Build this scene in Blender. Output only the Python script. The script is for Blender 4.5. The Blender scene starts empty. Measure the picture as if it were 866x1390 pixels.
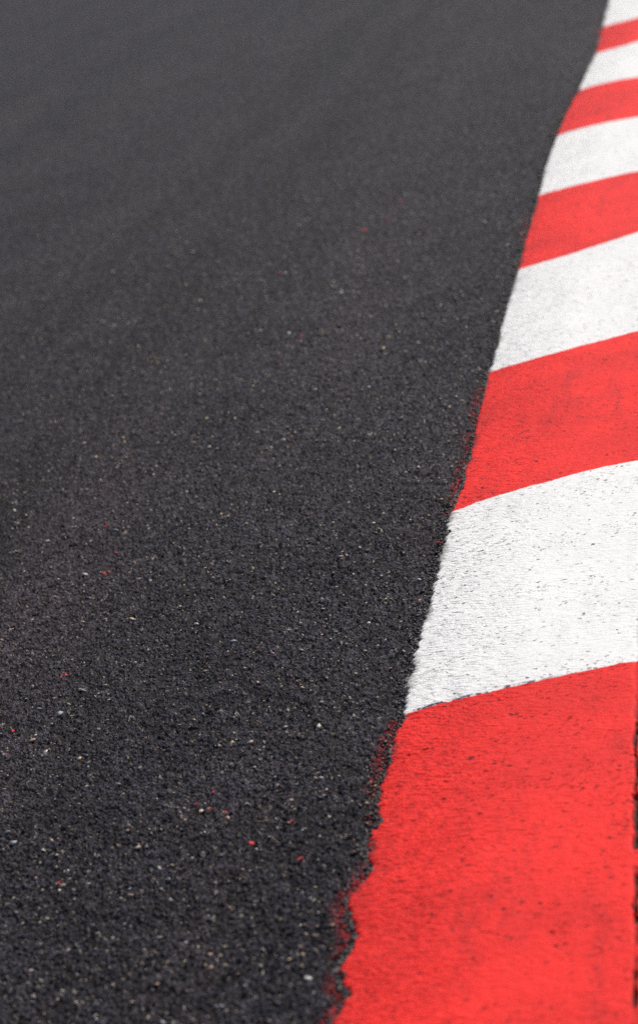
import bpy, math, random
import numpy as np

random.seed(7)
rng = np.random.default_rng(7)
scene = bpy.context.scene
COL = scene.collection
RAD = math.radians

# ------------------------------------------------------------------ camera
CAM_H, PITCH, ROLL, FPX = 1.60, RAD(16.5), RAD(14.0), 3608.0   # FPX in pixels of the 866 px wide photograph
cam_d = bpy.data.cameras.new('camera')
cam = bpy.data.objects.new('camera', cam_d)
COL.objects.link(cam)
cam.location = (0, 0, CAM_H)
from mathutils import Matrix, Vector
cam.rotation_euler = (Matrix.Rotation(math.pi/2 - PITCH, 3, 'X') @ Matrix.Rotation(-ROLL, 3, 'Z')).to_euler()
cam_d.sensor_fit = 'HORIZONTAL'
cam_d.sensor_width = 24.0
cam_d.lens = 24.0 * FPX / 866.0
cam_d.clip_start = 0.1
cam_d.clip_end = 3000
scene.camera = cam


def ground(px, py, z=0.0):
    """where the ray through photo pixel (px, py) meets the level z"""
    x = px - 433.0
    y = 695.0 - py
    c, s = math.cos(ROLL), math.sin(ROLL)
    xr, yr = c*x + s*y, -s*x + c*y
    fy = FPX*math.cos(PITCH) + yr*math.sin(PITCH)
    fz = -FPX*math.sin(PITCH) + yr*math.cos(PITCH)
    t = (CAM_H - z) / -fz
    return xr*t, fy*t, FPX*t


cam_d.dof.use_dof = True
cam_d.dof.focus_distance = ground(500, 835)[2]
cam_d.dof.aperture_fstop = 4.8
cam_d.dof.aperture_blades = 0

# ------------------------------------------------------------------ numpy value noise
_perm = rng.random(65536)


def vnoise(x, y=None, seed=0):
    x = np.asarray(x, float)
    y = np.zeros_like(x) if y is None else np.asarray(y, float)
    xi, yi = np.floor(x).astype(np.int64), np.floor(y).astype(np.int64)
    fx, fy = x - xi, y - yi
    fx, fy = fx*fx*(3-2*fx), fy*fy*(3-2*fy)
    def h(a, b):
        return _perm[((a*73856093) ^ (b*19349663) ^ (seed*83492791 + 12345)) & 65535]
    return ((h(xi, yi)*(1-fx) + h(xi+1, yi)*fx)*(1-fy) + (h(xi, yi+1)*(1-fx) + h(xi+1, yi+1)*fx)*fy)*2 - 1


def fbm(x, y=None, seed=0, o=4):
    s, a, f = 0, 1.0, 1.0
    for k in range(o):
        s = s + a*vnoise(np.asarray(x)*f, None if y is None else np.asarray(y)*f, seed+k*17)
        a *= .5
        f *= 2.03
    return s


# ------------------------------------------------------------------ the kerb's line on the ground
ZK = 0.009
edge_px = [(395, 1640), (428, 1500), (446, 1420), (452, 1385), (470, 1345), (458, 1318), (465, 1300), (478, 1284), (488, 1265), (481, 1252),
           (470, 1245), (472, 1225), (480, 1203), (498, 1190), (499, 1165), (498, 1135), (506, 1122), (515, 1115),
           (511, 1100), (510, 1085), (520, 1058), (528, 1030), (533, 1000), (541, 985), (547, 965), (555, 915), (560, 890), (564, 875),
           (575, 845), (583, 815), (593, 770), (599, 745), (605, 720), (611, 694), (624, 662), (630, 642), (639, 604),
           (649, 559), (659.5, 514), (664, 500), (670, 483), (678.6, 445), (687, 417), (694, 390), (703, 363),
           (709, 338), (718, 304), (729, 267), (738, 230), (747, 203), (756.6, 178), (768, 152), (784, 123),
           (797, 92), (809, 70), (815, 45), (820, 22), (826, 0), (834, -30)]
E_ = np.array([ground(a, b, ZK)[:2] for a, b in edge_px])
_o = np.argsort(E_[:, 1])
E_ = E_[_o]
# run the line on behind the camera and beyond the frame
d0 = E_[6] - E_[0]
d0 = d0/d0[1]
d1 = E_[-1] - E_[-8]
d1 = d1/d1[1]
pre = np.array([E_[0] + d0*t for t in (-9, -3, -1)])
post = np.array([E_[-1] + d1*t + np.array([0.012*t*t, 0]) for t in (1, 3, 6, 10, 16, 24)])
E_ = np.vstack([pre, E_, post])


def edge_x(y):
    y = np.asarray(y, float)
    base = np.interp(y, E_[:, 1], E_[:, 0])
    near = np.clip((7.5 - y)/4, .35, 1)
    return base + (fbm(y*26, seed=3)*.0032 + fbm(y*52, seed=9, o=2)*.0030 + fbm(y*170, seed=19, o=2)*.0026)*near


_sy = np.linspace(-8, 38, 600)
_k = np.hanning(31); _k /= _k.sum()
_sm = np.interp(_sy, E_[:, 1], E_[:, 0])
_smx = np.convolve(np.pad(_sm, 15, mode='reflect', reflect_type='odd'), _k, 'valid')


def line_x(y):                      # smoothed kerb line
    return np.interp(y, _sy, _smx)


bnd_px = [((547, 970), (683, 935), (866, 897)), ((611, 694), (770, 646.5), (866, 624.5)), ((663, 504.6), (774, 473), (866, 448.5)),
          ((703, 365.5), (784, 341), (866, 315)), ((732, 264), (796.6, 247), (866, 232)), ((753.6, 183.7), (815, 167.4), (866, 158)),
          ((784, 122), (821, 112), (866, 104)), ((809, 70.6), (839.6, 63), (866, 55)), ((819.6, 34.4), (842.6, 29), (866, 23))]
BND = []                            # per boundary: sample points (u, y) with u = x - line_x(y)
for tri in bnd_px:
    pts = []
    for a, b in tri:
        x, y, _ = ground(a, b, ZK)
        pts.append((float(x - line_x(y)), y))
    BND.append(pts)
step = BND[1][0][1] - BND[0][0][1]
shift = lambda pts, dy: [(u, y + dy) for u, y in pts]
BND = [shift(BND[0], -(k*step*1.32)) for k in (7, 6, 5, 4, 3, 2, 1)] + BND + [shift(BND[-1], .95*(k+1)) for k in range(16)]
N_PRE = 7


def bnd_y(k, u):
    pts = BND[k]
    us = np.array([p[0] for p in pts]); ys = np.array([p[1] for p in pts])
    sl = (ys[2]-ys[1])/(us[2]-us[1])
    s0 = (ys[1]-ys[0])/(us[1]-us[0])
    c = np.polyfit(us, ys, 2)
    u = np.asarray(u, float)
    q = np.polyval(c, np.clip(u, us[0], us[2]))
    q = q + np.where(u > us[2], (u-us[2])*sl*.8, 0) + np.where(u < us[0], (u-us[0])*s0, 0)
    return q + (fbm(u*45 + k*13.7, seed=k+40, o=4)*.0016)


ux, uy, _ = ground(862, 1120, ZK)
U_J = float(ux - line_x(uy))        # the joint between the two rows of kerb slabs
U_W = 1.25
print('joint at', U_J, 'boundaries', [round(b[0][1], 2) for b in BND])


# ------------------------------------------------------------------ materials
def new_mat(name):
    m = bpy.data.materials.new(name)
    m.use_nodes = True
    nt = m.node_tree
    nt.nodes.clear()
    out = nt.nodes.new('ShaderNodeOutputMaterial')
    bs = nt.nodes.new('ShaderNodeBsdfPrincipled')
    nt.links.new(bs.outputs[0], out.inputs[0])
    return m, nt, bs, out


class G:
    def __init__(s, nt): s.nt = nt
    def put(s, sock, v):
        if isinstance(v, bpy.types.NodeSocket): s.nt.links.new(v, sock)
        elif v is not None:
            if sock.type == 'RGBA' and len(v) == 3: v = (*v, 1)
            sock.default_value = v
    def m(s, op, a, b=None, c=None, clamp=False):
        n = s.nt.nodes.new('ShaderNodeMath'); n.operation = op; n.use_clamp = clamp
        for i, v in enumerate((a, b, c)):
            if v is not None: s.put(n.inputs[i], v)
        return n.outputs[0]
    def vm(s, op, a, b=None, scale=None):
        n = s.nt.nodes.new('ShaderNodeVectorMath'); n.operation = op
        s.put(n.inputs[0], a)
        if b is not None: s.put(n.inputs[1], b)
        if scale is not None: s.put(n.inputs['Scale'], scale)
        return n.outputs[0]
    def noise(s, vec, scale, detail=3, rough=.5, color=False, dist=0):
        n = s.nt.nodes.new('ShaderNodeTexNoise')
        s.put(n.inputs['Vector'], vec); n.inputs['Scale'].default_value = scale
        n.inputs['Detail'].default_value = detail; n.inputs['Roughness'].default_value = rough
        n.inputs['Distortion'].default_value = dist
        return n.outputs['Color' if color else 'Fac']
    def vor(s, vec, scale, feature='F1', rnd=1.0):
        n = s.nt.nodes.new('ShaderNodeTexVoronoi'); n.voronoi_dimensions = '2D'; n.feature = feature
        s.put(n.inputs['Vector'], vec); n.inputs['Scale'].default_value = scale; n.inputs['Randomness'].default_value = rnd
        return n
    def sep(s, c):
        n = s.nt.nodes.new('ShaderNodeSeparateColor'); s.put(n.inputs[0], c); return n.outputs
    def ss(s, v, a, b, lo=0.0, hi=1.0):          # smoothstep
        n = s.nt.nodes.new('ShaderNodeMapRange'); n.interpolation_type = 'SMOOTHSTEP'
        s.put(n.inputs['Value'], v)
        for nm, x in (('From Min', a), ('From Max', b), ('To Min', lo), ('To Max', hi)):
            s.put(n.inputs[nm], x)
        return n.outputs[0]
    def mix(s, f, a, b, blend='MIX'):
        n = s.nt.nodes.new('ShaderNodeMix'); n.data_type = 'RGBA'; n.blend_type = blend
        s.put(n.inputs[0], f); s.put(n.inputs[6], a); s.put(n.inputs[7], b)
        return n.outputs[2]
    def attr(s, name):
        n = s.nt.nodes.new('ShaderNodeAttribute'); n.attribute_name = name
        return n.outputs
    def disp(s, h, out, scale=1.0):
        n = s.nt.nodes.new('ShaderNodeDisplacement'); s.put(n.inputs['Height'], h)
        n.inputs['Midlevel'].default_value = 0; n.inputs['Scale'].default_value = scale
        s.nt.links.new(n.outputs[0], out.inputs['Displacement'])


def asphalt_material():
    m, nt, bs, out = new_mat('asphalt')
    m.displacement_method = 'BOTH'
    g = G(nt)
    co = nt.nodes.new('ShaderNodeTexCoord').outputs['Object']
    wob = g.vm('SCALE', g.vm('SUBTRACT', g.noise(co, 170, 3, color=True), (.5, .5, .5)), scale=.010)
    p = g.vm('ADD', co, wob)
    v1 = g.vor(p, 122); v2 = g.vor(p, 265)
    r1 = g.sep(v1.outputs['Color']); r2 = g.sep(v2.outputs['Color'])
    dome1 = g.ss(v1.outputs['Distance'], .62, .12)
    dome2 = g.ss(v2.outputs['Distance'], .62, .10)
    h1 = g.m('MULTIPLY', dome1, g.m('MULTIPLY_ADD', r1[0], .0066, .0006))
    h2 = g.m('MULTIPLY', dome2, g.m('MULTIPLY_ADD', r2[0], .0034, .0004))
    low = g.m('MULTIPLY', g.m('SUBTRACT', g.noise(co, 34, 3, .65), .5), .013)
    fine = g.m('MULTIPLY', g.m('SUBTRACT', g.noise(co, 700, 2, .6), .5), .0006)
    h = g.m('ADD', g.m('ADD', h1, h2), g.m('ADD', low, fine))
    g.disp(h, out)
    # stone-to-stone tone of the worn binder
    tr = g.attr('track')['Vector']
    patch = g.noise(g.vm('MULTIPLY', tr, (2.6, .33, 1)), 1.0, 3, .55)
    patch2 = g.noise(co, 2.3, 3, .6)
    patch3 = g.noise(co, 14, 3, .6)
    c = g.mix(g.m('POWER', r1[1], 1.5), (.014, .0125, .0135), (.100, .093, .101))
    c = g.mix(g.m('MULTIPLY', r2[1], .55), c, (.095, .085, .086))
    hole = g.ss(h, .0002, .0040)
    c = g.mix(hole, (.008, .007, .007), c)       # shade in the open pores, put into the colour by height
    warm = g.ss(g.m('ADD', g.m('MULTIPLY', patch, .6), g.m('MULTIPLY', patch3, .4)), .40, .62)
    c = g.mix(1.0, c, g.mix(warm, (.97, .97, 1.16), (1.08, .95, 1.06)), 'MULTIPLY')
    tone = g.ss(g.m('ADD', g.m('MULTIPLY', patch2, .5), g.m('MULTIPLY', patch, .5)), .32, .68, .66, 1.14)
    cc = nt.nodes.new('ShaderNodeCombineColor')
    for i in range(3): g.put(cc.inputs[i], tone)
    c = g.mix(1.0, c, cc.outputs[0], 'MULTIPLY')
    rb = g.m('MULTIPLY', g.attr('rubber')['Fac'], g.ss(g.m('ADD', g.m('MULTIPLY', patch2, .4), g.m('MULTIPLY', g.noise(g.vm('MULTIPLY', tr, (14, 1.4, 1)), 1.0, 4, .6), .6)), .36, .60))
    c = g.mix(g.m('MULTIPLY', rb, .9), c, (.0165, .0130, .0135))
    # a few stones with their worn face showing
    pick = g.m('MULTIPLY', g.ss(r1[2], .975, .985), g.ss(v1.outputs['Distance'], .40, .25))
    stone = g.mix(r1[0], (.34, .23, .15), (.44, .40, .37))
    c = g.mix(g.m('MULTIPLY', pick, .75), c, stone)
    pick2 = g.m('MULTIPLY', g.ss(r2[2], .955, .97), g.ss(v2.outputs['Distance'], .42, .25))
    c = g.mix(g.m('MULTIPLY', pick2, .65), c, g.mix(r2[0], (.42, .28, .18), (.48, .43, .40)))
    # red paint that ran over the edge of the kerb
    st = g.attr('stain')['Fac']
    sm = g.m('MULTIPLY', st, g.ss(g.m('ADD', g.noise(co, 95, 3, .65), g.m('MULTIPLY', dome1, .22)), .49, .60))
    # shade in the gap along the kerb, painted as a near-black strip
    c = g.mix(g.m('MULTIPLY', g.attr('edge_shade')['Fac'], .6), c, (.010, .009, .009))
    c = g.mix(g.m('MULTIPLY', sm, .85), c, (.40, .013, .020))
    g.put(bs.inputs['Base Color'], c)
    g.put(bs.inputs['Roughness'], g.m('MULTIPLY_ADD', r1[0], .3, .55))
    bs.inputs['Specular IOR Level'].default_value = .14
    return m


def paint_material(name, base, alt, dark, bare, white):
    m, nt, bs, out = new_mat(name)
    m.displacement_method = 'BOTH'
    g = G(nt)
    uv = g.attr('kerb_uv')['Vector']            # (across, along, 0) in metres
    co = nt.nodes.new('ShaderNodeTexCoord').outputs['Object']
    u = nt.nodes.new('ShaderNodeSeparateXYZ'); g.put(u.inputs[0], uv); u = u.outputs
    wav = g.vm('ADD', uv, g.vm('SCALE', g.vm('SUBTRACT', g.noise(uv, 9, 3, color=True), (.5, .5, .5)), scale=.03))
    def rot(v, a):
        n = nt.nodes.new('ShaderNodeVectorRotate'); n.rotation_type = 'Z_AXIS'
        g.put(n.inputs['Vector'], v); n.inputs['Angle'].default_value = RAD(-a)
        return n.outputs[0]
    rake = g.noise(g.vm('MULTIPLY', rot(wav, -24), (42, 170, 1)), 1.0, 4, .62)           # broom lines across the slab
    grain = g.noise(co, 420, 3, .6)
    mid = g.noise(co, 60, 4, .6)
    nearedge = g.ss(u[0], .26, .03)
    patch = g.noise(co, 7, 4, .6)
    patchy = g.ss(patch, .42, .62)
    v = g.vor(g.vm('ADD', g.vm('MULTIPLY', rot(wav, -24), (.75, 1.35, 1)), g.vm('SCALE', g.vm('SUBTRACT', g.noise(uv, 220, 2, color=True), (.5, .5, .5)), scale=.007)), 118)
    rv = g.sep(v.outputs['Color'])
    pit_r = g.m('MULTIPLY', g.ss(rv[0], g.m('SUBTRACT', .92, g.m('MULTIPLY', patchy, .24)), 1.0, .0, .46), 1)
    pit = g.ss(g.m('SUBTRACT', pit_r, v.outputs['Distance']), 0, .08)
    v2 = g.vor(g.vm('MULTIPLY', rot(wav, -24), (.7, 1.3, 1)), 240)
    rv2 = g.sep(v2.outputs['Color'])
    pit2 = g.ss(g.m('SUBTRACT', g.m('MULTIPLY', g.ss(rv2[0], .80, 1.0), g.m('MULTIPLY_ADD', patchy, .40, .08)), v2.outputs['Distance']), 0, .12)
    rakeline = g.ss(rake, .45, .34)
    hh = g.m('ADD', g.m('MULTIPLY', g.m('SUBTRACT', rake, .5), g.m('MULTIPLY_ADD', nearedge, *( (.0048, .0022) if white else (.0064, .0036) ))),
             g.m('ADD', g.m('MULTIPLY', g.m('SUBTRACT', grain, .5), .0009), g.m('MULTIPLY', g.m('SUBTRACT', mid, .5), .0022)))
    hh = g.m('SUBTRACT', hh, g.m('MULTIPLY', g.m('MAXIMUM', pit, g.m('MULTIPLY', pit2, .6)), .0016))
    g.disp(hh, out)
    c = g.mix(g.ss(g.noise(co, 3.1, 4, .6), .35, .65), base, alt)
    # rubbed grey where tyres touched
    tyre = g.m('MULTIPLY', g.ss(g.noise(g.vm('MULTIPLY', uv, (16, 2.2, 1)), 1.0, 4, .65), .48, .68), g.ss(g.noise(co, 130, 4, .72), .42, .62))
    c = g.mix(g.m('MULTIPLY', tyre, .20 if white else .50), c, dark)
    # small shadows in the broom grooves, painted as dark lines
    c = g.mix(g.m('MULTIPLY', g.m('MULTIPLY', rakeline, g.m('MULTIPLY_ADD', nearedge, .8, .2)), .9 if white else .7), c, dark)
    c = g.mix(g.m('MULTIPLY', pit2, g.m('MULTIPLY_ADD', rv2[1], .6, .15)), c, dark)
    c = g.mix(g.m('MULTIPLY', pit, g.m('MULTIPLY_ADD', rv[1], .8, .15)), c, bare)
    # ragged, thinner paint right at the edge
    en = g.m('ADD', u[0], g.m('MULTIPLY', g.m('SUBTRACT', g.noise(co, 130, 4, .7), .5), .045))
    c = g.mix(g.m('MULTIPLY', g.ss(g.m('SUBTRACT', en, g.m('MULTIPLY', g.ss(g.noise(co, 9, 2), .48, .60), .012)), .008, -.006, 0, .85), g.ss(g.noise(co, 45, 3, .6), .30, .48)), c, (.20, .022, .024) if not white else (.27, .255, .24))
    # dirt packed in the joint
    c = g.mix(g.attr('joint')['Fac'], c, (.022, .012, .010))
    # paint of the neighbouring stripe showing along the border line
    c = g.mix(g.m('MULTIPLY', g.attr('rim')['Fac'], g.ss(g.noise(co, 60, 3, .6), .42, .54)), c, (.022, .02, .06) if white else (.30, .02, .025))
    g.put(bs.inputs['Base Color'], c)
    bs.inputs['Roughness'].default_value = .7
    bs.inputs['Specular IOR Level'].default_value = .15
    return m


def concrete_material():
    m, nt, bs, out = new_mat('kerb_concrete')
    g = G(nt)
    co = nt.nodes.new('ShaderNodeTexCoord').outputs['Object']
    n = g.noise(co, 150, 4, .65)
    c = g.mix(g.ss(n, .35, .65), (.05, .042, .04), (.24, .22, .21))
    n2 = g.noise(co, 30, 3, .6)
    c = g.mix(g.ss(n2, .5, .62), c, (.14, .05, .045))
    g.put(bs.inputs['Base Color'], c)
    b = nt.nodes.new('ShaderNodeBump'); b.inputs['Distance'].default_value = .003; g.put(b.inputs['Height'], n)
    nt.links.new(b.outputs[0], bs.inputs['Normal'])
    bs.inputs['Roughness'].default_value = .85
    return m


def chip_material(name, attr=None, col=None, rough=.6):
    m, nt, bs, out = new_mat(name)
    g = G(nt)
    co = nt.nodes.new('ShaderNodeTexCoord').outputs['Object']
    n = g.noise(co, 500, 3, .6)
    base = g.attr(attr)['Color'] if attr else col
    c = g.mix(g.ss(n, .3, .7, 0, .45), base, tuple(x*.45 for x in col) if col else (.04, .035, .035))
    g.put(bs.inputs['Base Color'], c)
    bs.inputs['Roughness'].default_value = rough
    return m


M_ASPH = asphalt_material()
M_RED = paint_material('red_kerb_paint', (.88, .029, .023), (.72, .024, .020), (.13, .015, .020), (.028, .012, .012), False)
M_WHITE = paint_material('white_kerb_paint', (.82, .798, .766), (.79, .772, .745), (.18, .18, .25), (.09, .075, .075), True)
M_CONC = concrete_material()


# ------------------------------------------------------------------ mesh helpers
def grid_mesh(name, X, Y, Z, mat, attrs=None, vattrs=None, smooth=True):
    """X, Y, Z: arrays (rows, cols)"""
    r, c = X.shape
    me = bpy.data.meshes.new(name)
    me.vertices.add(r*c)
    me.vertices.foreach_set('co', np.stack([X, Y, Z], -1).astype(np.float32).ravel())
    i = np.arange((r-1)*(c-1))
    a = (i // (c-1))*c + i % (c-1)
    f = np.stack([a, a+1, a+c+1, a+c], -1).astype(np.int32)
    n = len(f)
    me.loops.add(n*4)
    me.loops.foreach_set('vertex_index', f.ravel())
    me.polygons.add(n)
    me.polygons.foreach_set('loop_start', (np.arange(n)*4).astype(np.int32))
    me.polygons.foreach_set('loop_total', np.full(n, 4, np.int32))
    me.update(calc_edges=True)
    me.polygons.foreach_set('use_smooth', np.full(n, smooth))
    for k, v in (attrs or {}).items():
        at = me.attributes.new(k, 'FLOAT', 'POINT')
        at.data.foreach_set('value', v.astype(np.float32).ravel())
    for k, v in (vattrs or {}).items():
        at = me.attributes.new(k, 'FLOAT_VECTOR', 'POINT')
        at.data.foreach_set('vector', v.astype(np.float32).ravel())
    me.materials.append(mat)
    return me


def link(name, me, parent=None):
    o = bpy.data.objects.new(name, me)
    COL.objects.link(o)
    if parent is not None: o.parent = parent
    return o


def sstep(x, a, b):
    t = np.clip((x-a)/(b-a), 0, 1)
    return t*t*(3-2*t)


# ------------------------------------------------------------------ the road
PXR = FPX*637/866
ys = [2.55]
while ys[-1] < 13.5:
    ys.append(ys[-1] + max(.0014, .72*ys[-1]**2/(PXR*CAM_H)))
st = ys[-1]-ys[-2]
while ys[-1] < 900:
    st *= 1.25; ys.append(ys[-1]+st)
st = .0016
yb = [2.55]
while yb[-1] > -60:
    st *= 1.3; yb.append(yb[-1]-st)
ys = np.array(yb[:0:-1] + ys)
sv = np.arange(-.215, .1801, .00042)
st, sl, sr = .00042, [sv[0]], [sv[-1]]
while sr[-1] < 18:
    st *= 1.3; sr.append(sr[-1]+st); sl.append(sl[-1]-st)
sv = np.array(sl[:0:-1] + list(sv) + sr[1:])
Yg, Sg = np.meshgrid(ys, sv, indexing='ij')
Xg = Sg*np.maximum(Yg, 2.5)
ex = edge_x(ys)[:, None]
inside = Xg - ex                                     # > 0 under the kerb
zz = -0.045*sstep(inside, .004, .03)                 # the kerb slabs sit in a bed
rough_edge = fbm(Yg[:, :1]*30, seed=77)*.006 + fbm(Yg[:, :1]*6, seed=78)*.006
trench = sstep(inside, -.016 + rough_edge*.6, -.003)*(.45+.55*sstep(-Yg, -4.6, -3.9))
zz = zz - .0055*trench
zz = np.where((Yg > 2.3) & (Yg < 20), zz, np.where(inside > .01, -.03, 0))
# which stripe each point lies beside (for the overspilt paint)
yb0 = np.array([BND[k][0][1] for k in range(len(BND))])
idx = np.searchsorted(yb0, Yg[:, 0])
isred = ((idx - N_PRE) % 2 == 0).astype(float)[:, None]
w = .012 + .010*fbm(Yg[:, :1]*9, seed=91)
stain = isred*sstep(inside, -w-.016, -w*.3)*sstep(fbm(Yg[:, :1]*5.5, seed=95), -.75, .1)
edge_shade = sstep(inside, -.034 + rough_edge*1.5, -.006)*.75  # mask for the gap shade painted on the asphalt beside the kerb
rub_px = [(640, -40), (560, 30), (430, 200), (300, 330), (180, 470), (60, 640), (-120, 900)]
rp = np.array(sorted([ground(a, b)[1::-1] for a, b in rub_px]))
rx = np.interp(Yg[:, :1], rp[:, 0], rp[:, 1])
dr = Xg - rx
rubber = np.exp(-(dr/.10)**2)*.8 + np.exp(-((dr+.42)/.13)**2)*.7 + np.exp(-((dr-.36)/.05)**2)*.35
road = link('road', grid_mesh('road', Xg, Yg, zz, M_ASPH, {'stain': stain + 0*Xg, 'edge_shade': edge_shade + 0*Xg, 'rubber': rubber},
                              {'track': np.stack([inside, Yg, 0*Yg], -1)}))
road['kind'] = 'structure'
print('road verts', Xg.size)

# ------------------------------------------------------------------ the kerb
KO = np.array([float(line_x(3.0)), 3.0, 0.0])
kerb = bpy.data.objects.new('kerb', None)
COL.objects.link(kerb)
kerb.location = KO
kerb['label'] = 'flat concrete racetrack kerb painted in red and white stripes beside the dark asphalt'
kerb['category'] = 'kerb'
kerb['kind'] = 'thing'

# columns: distance from the kerb's ragged edge, skirt first
dd = [0, .0012, .0026, .004]
while dd[-1] < .66: dd.append(dd[-1] + (.0016 if dd[-1] < .03 else .0024))
while dd[-1] < U_W: dd.append(dd[-1] + .03)
dd = np.array(dd)


def jwob(y):
    return fbm(y*22, seed=61, o=4)*.0020


def kerb_z(d, u, y):
    """height of the slab's top: rounded shoulder, gentle unevenness, open joint"""
    z = ZK - .0055*(1 - np.sqrt(1-(1-np.clip(d/.008, 0, 1))**2*.98)) + .0012*fbm(u*7, y*7, seed=5, o=3) - .0018*(1-sstep(d, 0, .05))
    jw = .0032 + .0018*vnoise(y*60, seed=66) + .0014*vnoise(y*17, seed=67)
    j = 1 - sstep(np.abs(u - U_J - jwob(y)), jw*.45, jw*1.25)
    j = j * sstep(fbm(y*14, seed=71, o=3), -1.0, -.1) * (.12 + .88*sstep(-y, -3.95, -3.8))
    return z - .009*j, j


def stripe(k, name, mat):
    y0m, y1m = BND[k][0][1], BND[k+1][0][1]
    ym = max(3.0, .5*(y0m+y1m))
    dy = max(.0022, .8*ym**2/(PXR*CAM_H)*.8)
    if y1m < 2.2 or y0m > 20: dy = .03
    n = int((y1m-y0m)/dy)+2
    t = np.linspace(0, 1, n)[:, None]
    U = np.repeat(dd[None, :], n, 0).copy()
    for _ in range(3):                                   # u = x - line_x(y), d = x - edge_x(y)
        Y = bnd_y(k, U)*(1-t) + bnd_y(k+1, U)*t
        U = edge_x(Y) + dd[None, :] - line_x(Y)
    D = np.repeat(dd[None, :], n, 0)
    X = line_x(Y) + U
    Z, J = kerb_z(D, U, Y)
    rim = np.zeros_like(Y)
    rim[-1:, :] = 0
    # a broken dark line where the masking tape left the lower border of a white stripe
    if mat is M_WHITE: rim = (1 - sstep(Y - bnd_y(k, U), .006, .013)) * (1 - sstep(D, .20, .32)) * (k == N_PRE)
    # skirt that wraps over the shoulder
    sk = np.stack([X[:, 0]-.0006, Y[:, 0], Z[:, 0]-.0022], -1)
    X = np.hstack([sk[:, :1], X]); Y = np.hstack([sk[:, 1:2], Y]); Z = np.hstack([sk[:, 2:], Z])
    D = np.hstack([D[:, :1], D]); J = np.hstack([J[:, :1], J]); rim = np.hstack([rim[:, :1], rim])
    me = grid_mesh(name, X-KO[0], Y-KO[1], Z, mat, {'joint': J, 'rim': rim}, {'kerb_uv': np.stack([D, Y, 0*Y], -1)})
    return link(name, me, kerb)


for k in range(len(BND)-1):
    red = (k+1 - N_PRE) % 2 == 0
    stripe(k, 'red_stripe' if red else 'white_stripe', M_RED if red else M_WHITE)

# concrete body of the kerb: shows as a broken lip along the edge, and underneath
yk = np.concatenate([np.arange(-4, 2.5, .1), np.arange(2.5, 7, .003), np.arange(7, 15, .008), np.arange(15, 30, .2)])
lip = np.clip(.0050 + .0045*fbm(yk*11, seed=21) + .0030*fbm(yk*60, seed=22), .0004, .014)
e = edge_x(yk)
prof = [(-.006, -.03), (-.003, -.004), (-.001, .0008), (.0, .0022), (.012, .0030), (.02, -.006), (.6, -.006), (U_W-.03, -.006), (U_W+.004, -.004), (U_W+.006, -.08)]
Xb = np.stack([e - (lip if i < 4 else 0) + a for i, (a, b) in enumerate(prof)], 1)
Zb = np.stack([np.full_like(yk, b) + (.0008*fbm(yk*80, seed=23+i) if 0 < i < 4 else 0) for i, (a, b) in enumerate(prof)], 1)
Yb = np.repeat(yk[:, None], len(prof), 1)
link('concrete_slab', grid_mesh('concrete_slab', Xb-KO[0], Yb-KO[1], Zb, M_CONC), kerb)


# ------------------------------------------------------------------ stone chips (past counting) and crumbs along the edge
PHI = (1+5**.5)/2
ICO_V = np.array([(-1, PHI, 0), (1, PHI, 0), (-1, -PHI, 0), (1, -PHI, 0), (0, -1, PHI), (0, 1, PHI), (0, -1, -PHI), (0, 1, -PHI),
                  (PHI, 0, -1), (PHI, 0, 1), (-PHI, 0, -1), (-PHI, 0, 1)])/math.hypot(1, PHI)
ICO_F = np.array([(0, 11, 5), (0, 5, 1), (0, 1, 7), (0, 7, 10), (0, 10, 11), (1, 5, 9), (5, 11, 4), (11, 10, 2), (10, 7, 6), (7, 1, 8),
                  (3, 9, 4), (3, 4, 2), (3, 2, 6), (3, 6, 8), (3, 8, 9), (4, 9, 5), (2, 4, 11), (6, 2, 10), (8, 6, 7), (9, 8, 1)])


def stones_mesh(name, P, size, flat, cols, mat):
    n = len(P)
    V = np.repeat(ICO_V[None], n, 0)*(1 + .30*rng.standard_normal((n, 12, 1)).clip(-1.5, 1.5))
    S = size[:, None, None]*np.stack([rng.uniform(.8, 1.6, n), rng.uniform(.6, 1.1, n), flat*np.ones(n)], -1)[:, None, :]
    V = V*S
    a = rng.uniform(0, 2*np.pi, n)
    tx = rng.normal(0, .25, n)
    c, s = np.cos(a)[:, None], np.sin(a)[:, None]
    x, y, z = V[..., 0], V[..., 1], V[..., 2]
    z2 = z + x*tx[:, None]
    V = np.stack([c*x - s*y, s*x + c*y, z2], -1) + P[:, None, :]
    F = (ICO_F[None] + (np.arange(n)*12)[:, None, None]).reshape(-1, 3)
    me = bpy.data.meshes.new(name)
    me.vertices.add(n*12)
    me.vertices.foreach_set('co', V.astype(np.float32).ravel())
    me.loops.add(len(F)*3)
    me.loops.foreach_set('vertex_index', F.astype(np.int32).ravel())
    me.polygons.add(len(F))
    me.polygons.foreach_set('loop_start', (np.arange(len(F))*3).astype(np.int32))
    me.polygons.foreach_set('loop_total', np.full(len(F), 3, np.int32))
    me.update(calc_edges=True)
    if cols is not None:
        at = me.color_attributes.new('tint', 'FLOAT_COLOR', 'POINT')
        at.data.foreach_set('color', np.repeat(np.hstack([cols, np.ones((n, 1))])[:, None], 12, 1).astype(np.float32).ravel())
    me.materials.append(mat)
    return me


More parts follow.
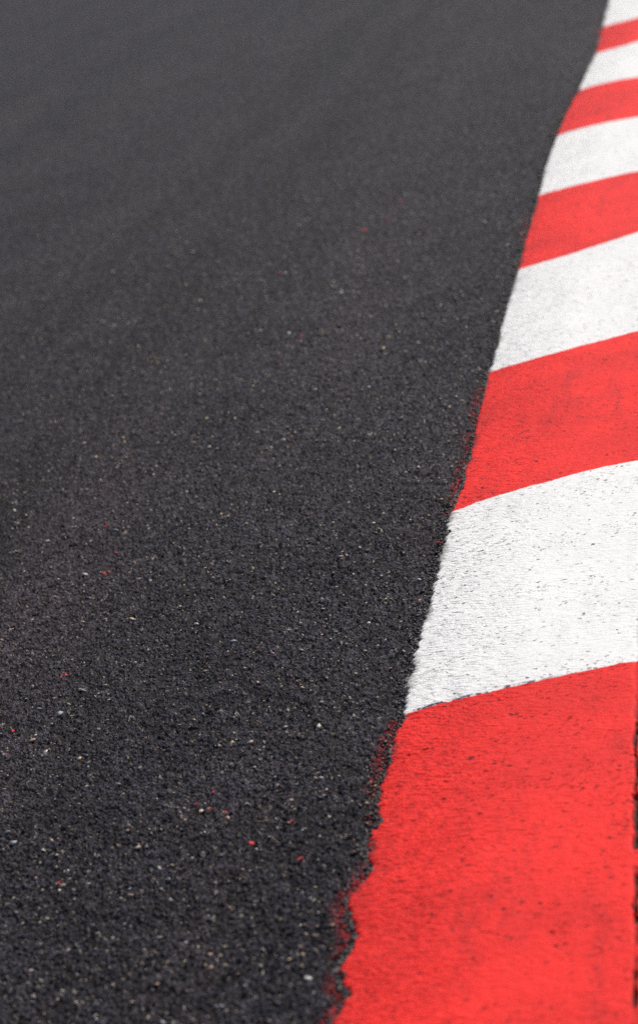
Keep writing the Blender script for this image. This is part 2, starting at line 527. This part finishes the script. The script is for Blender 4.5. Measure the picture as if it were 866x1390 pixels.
N = 3700
yy = rng.uniform(2.5, 9.5, N*2)
sx = rng.uniform(-.24, .16, N*2)
xx = sx*yy
keep = (xx < edge_x(yy)-.02) & (fbm(xx*5, yy*5, seed=31) > -.6)
xx, yy = xx[keep], yy[keep]
n = len(xx)
pal = np.array([(.52, .36, .22), (.60, .47, .34), (.58, .52, .46), (.50, .33, .27), (.33, .32, .35), (.55, .36, .22), (.22, .22, .26), (.20, .16, .14)])
cols = pal[rng.integers(0, len(pal), n)]*rng.uniform(.6, 1.25, (n, 1))
size = np.clip(rng.lognormal(math.log(.0021), .42, n), .0009, .0060)
P = np.stack([xx, yy, rng.uniform(.0036, .0062, n)], -1)
o = link('stone_chips', stones_mesh('stone_chips', P, size, .55, cols, chip_material('stone_chip', 'tint')))
o['kind'] = 'stuff'
o['label'] = 'pale tan and grey stone chips set in the dark asphalt'
o['category'] = 'stone chips'

N = 9500
yy = rng.uniform(2.5, 10.5, N)
dn = np.abs(rng.normal(0, .012, N)) - .0060*sstep(fbm(yy*16, seed=34), -.3, .6)
xx = edge_x(yy) - dn
cols = np.array([(.02, .018, .018), (.035, .033, .036), (.06, .052, .05), (.03, .02, .018)])[rng.integers(0, 4, N)]
warm = rng.random(N) < .035
cols[warm] = np.array((.42, .27, .15))*rng.uniform(.5, 1, (warm.sum(), 1))
size = np.clip(rng.lognormal(math.log(.0018), .4, N), .0008, .0042)
P = np.stack([xx, yy, np.where(dn < 0, .0080, .0005 + .0045*rng.random(N))], -1)
o = link('asphalt_crumbs', stones_mesh('asphalt_crumbs', P, size, .7, cols, chip_material('asphalt_crumb', 'tint')))
o['kind'] = 'stuff'
o['label'] = 'black asphalt crumbs packed along the ragged edge of the kerb'
o['category'] = 'asphalt crumbs'

# ------------------------------------------------------------------ loose red paint chips, one object each
M_CHIP = chip_material('red_paint_chip', col=(.80, .03, .045), rough=.45)


def paint_chip_mesh(r, seed):
    rr = random.Random(seed)
    k = rr.randint(6, 8)
    import bmesh
    bm = bmesh.new()
    ring = [(math.cos(2*math.pi*i/k)*r*rr.uniform(.65, 1.35)*1.25, math.sin(2*math.pi*i/k)*r*rr.uniform(.55, 1.15)) for i in range(k)]
    th = r*.30
    top = [bm.verts.new((x*.86, y*.86, th + rr.uniform(-.2, .35)*th + x*.25)) for x, y in ring]
    bot = [bm.verts.new((x, y, x*.25)) for x, y in ring]
    c = bm.verts.new((0, 0, th*1.25))
    for i in range(k):
        j = (i+1) % k
        bm.faces.new((top[i], top[j], c))
        bm.faces.new((bot[i], bot[j], top[j], top[i]))
    bm.faces.new(list(reversed(bot)))
    me = bpy.data.meshes.new('paint_chip')
    bm.to_mesh(me); bm.free()
    me.materials.append(M_CHIP)
    return me


chips = [  # photo pixel, radius in mm, label
    (596, 739, 6.0, 'bright red paint chip touching the edge of the nearest white stripe'),
    (342, 1148, 4.4, 'larger red paint chip between the bottom left stones and the nearest red stripe'),
    (408, 1169, 4.4, 'red paint chip nearest the ragged edge of the nearest red stripe, on dark asphalt'),
    (396, 1118, 2.8, 'small red paint chip just up and left of the one nearest the red stripe'),
    (290, 1078, 2.8, 'topmost of the three small red paint chips close together low on the asphalt'),
    (285, 1101, 3.2, 'lowest of the three small red paint chips close together low on the asphalt'),
    (267, 1094, 2.6, 'leftmost of the three small red paint chips close together low on the asphalt'),
    (308, 1105, 2.2, 'tiny dull red paint chip right of the three close together'),
    (142, 780, 4.2, 'left one of two touching red paint chips on the left of the asphalt'),
    (148, 778, 3.6, 'right one of two touching red paint chips on the left of the asphalt'),
    (158, 752, 3.8, 'single red paint chip just above the touching pair on the asphalt'),
    (144, 716, 2.8, 'small faint red paint chip further up from the touching pair'),
    (90, 918, 3.0, 'small red paint chip near the left edge of the asphalt, right one of two'),
    (84, 921, 2.4, 'small red paint chip near the left edge of the asphalt, left one of two'),
    (18, 995, 3.2, 'red paint chip by itself at the left edge of the picture'),
    (9, 1027, 3.0, 'red paint chip lowest at the left edge of the picture'),
    (81, 1201, 3.4, 'dark red paint chip low on the left among tan stones'),
    (378, 492, 5.4, 'out of focus red paint chip in the middle of the far asphalt'),
    (409, 457, 4.4, 'blurred red paint chip just beyond the middle one on the far asphalt'),
    (381, 372, 6.0, 'blurred red paint chip on far asphalt left of the two red smudges'),
    (523, 298, 7.5, 'wide blurred red paint chip on far asphalt left of the kerb'),
    (495, 313, 6.0, 'blurred red paint chip lower left of the widest far one'),
    (543, 274, 6.0, 'farthest blurred red paint chip on the asphalt, nearest the far kerb'),
    (181, 615, 4.0, 'red paint chip alone on the left half above the touching pair'),
]
for i, (px, py, r, lab) in enumerate(chips):
    x, y, _ = ground(px, py, .004)
    o = link('paint_chip', paint_chip_mesh(r/1000, i))
    o.location = (x, y, .0068 if i else .0075)
    o.rotation_euler = (random.uniform(-.15, .15), random.uniform(-.15, .15), random.uniform(0, 6.28))
    o['label'] = lab
    o['category'] = 'paint chip'
    o['group'] = 'red paint chips on the asphalt'

# ------------------------------------------------------------------ light
SUN_AZ, SUN_EL = RAD(44), RAD(43)          # clockwise from +Y
w_ = bpy.data.worlds.new('World')
scene.world = w_
w_.use_nodes = True
nt = w_.node_tree
nt.nodes.clear()
wo = nt.nodes.new('ShaderNodeOutputWorld'); bg = nt.nodes.new('ShaderNodeBackground'); sky = nt.nodes.new('ShaderNodeTexSky')
sky.sky_type = 'NISHITA'; sky.sun_disc = False; sky.sun_elevation = SUN_EL; sky.sun_rotation = SUN_AZ
bg.inputs[1].default_value = .085
nt.links.new(sky.outputs[0], bg.inputs[0]); nt.links.new(bg.outputs[0], wo.inputs[0])
sd = bpy.data.lights.new('sun', 'SUN')
sd.energy = 4.5; sd.angle = RAD(.53); sd.color = (1, .945, .87)
sun = bpy.data.objects.new('sun', sd)
COL.objects.link(sun)
dirv = Vector((math.sin(SUN_AZ)*math.cos(SUN_EL), math.cos(SUN_AZ)*math.cos(SUN_EL), math.sin(SUN_EL)))
sun.rotation_euler = dirv.to_track_quat('Z', 'Y').to_euler()
sun.location = (3, 6, 8)

vs = scene.view_settings
vs.view_transform = 'Standard'; vs.look = 'None'; vs.gamma = 1; vs.exposure = 0.1; vs.use_curve_mapping = False
scene.render.engine = 'CYCLES'
scene.cycles.max_bounces = 5
scene.cycles.use_denoising = False
scene.cycles.sample_clamp_indirect = 2
scene.cycles.sample_clamp_direct = 4
scene.cycles.use_adaptive_sampling = False
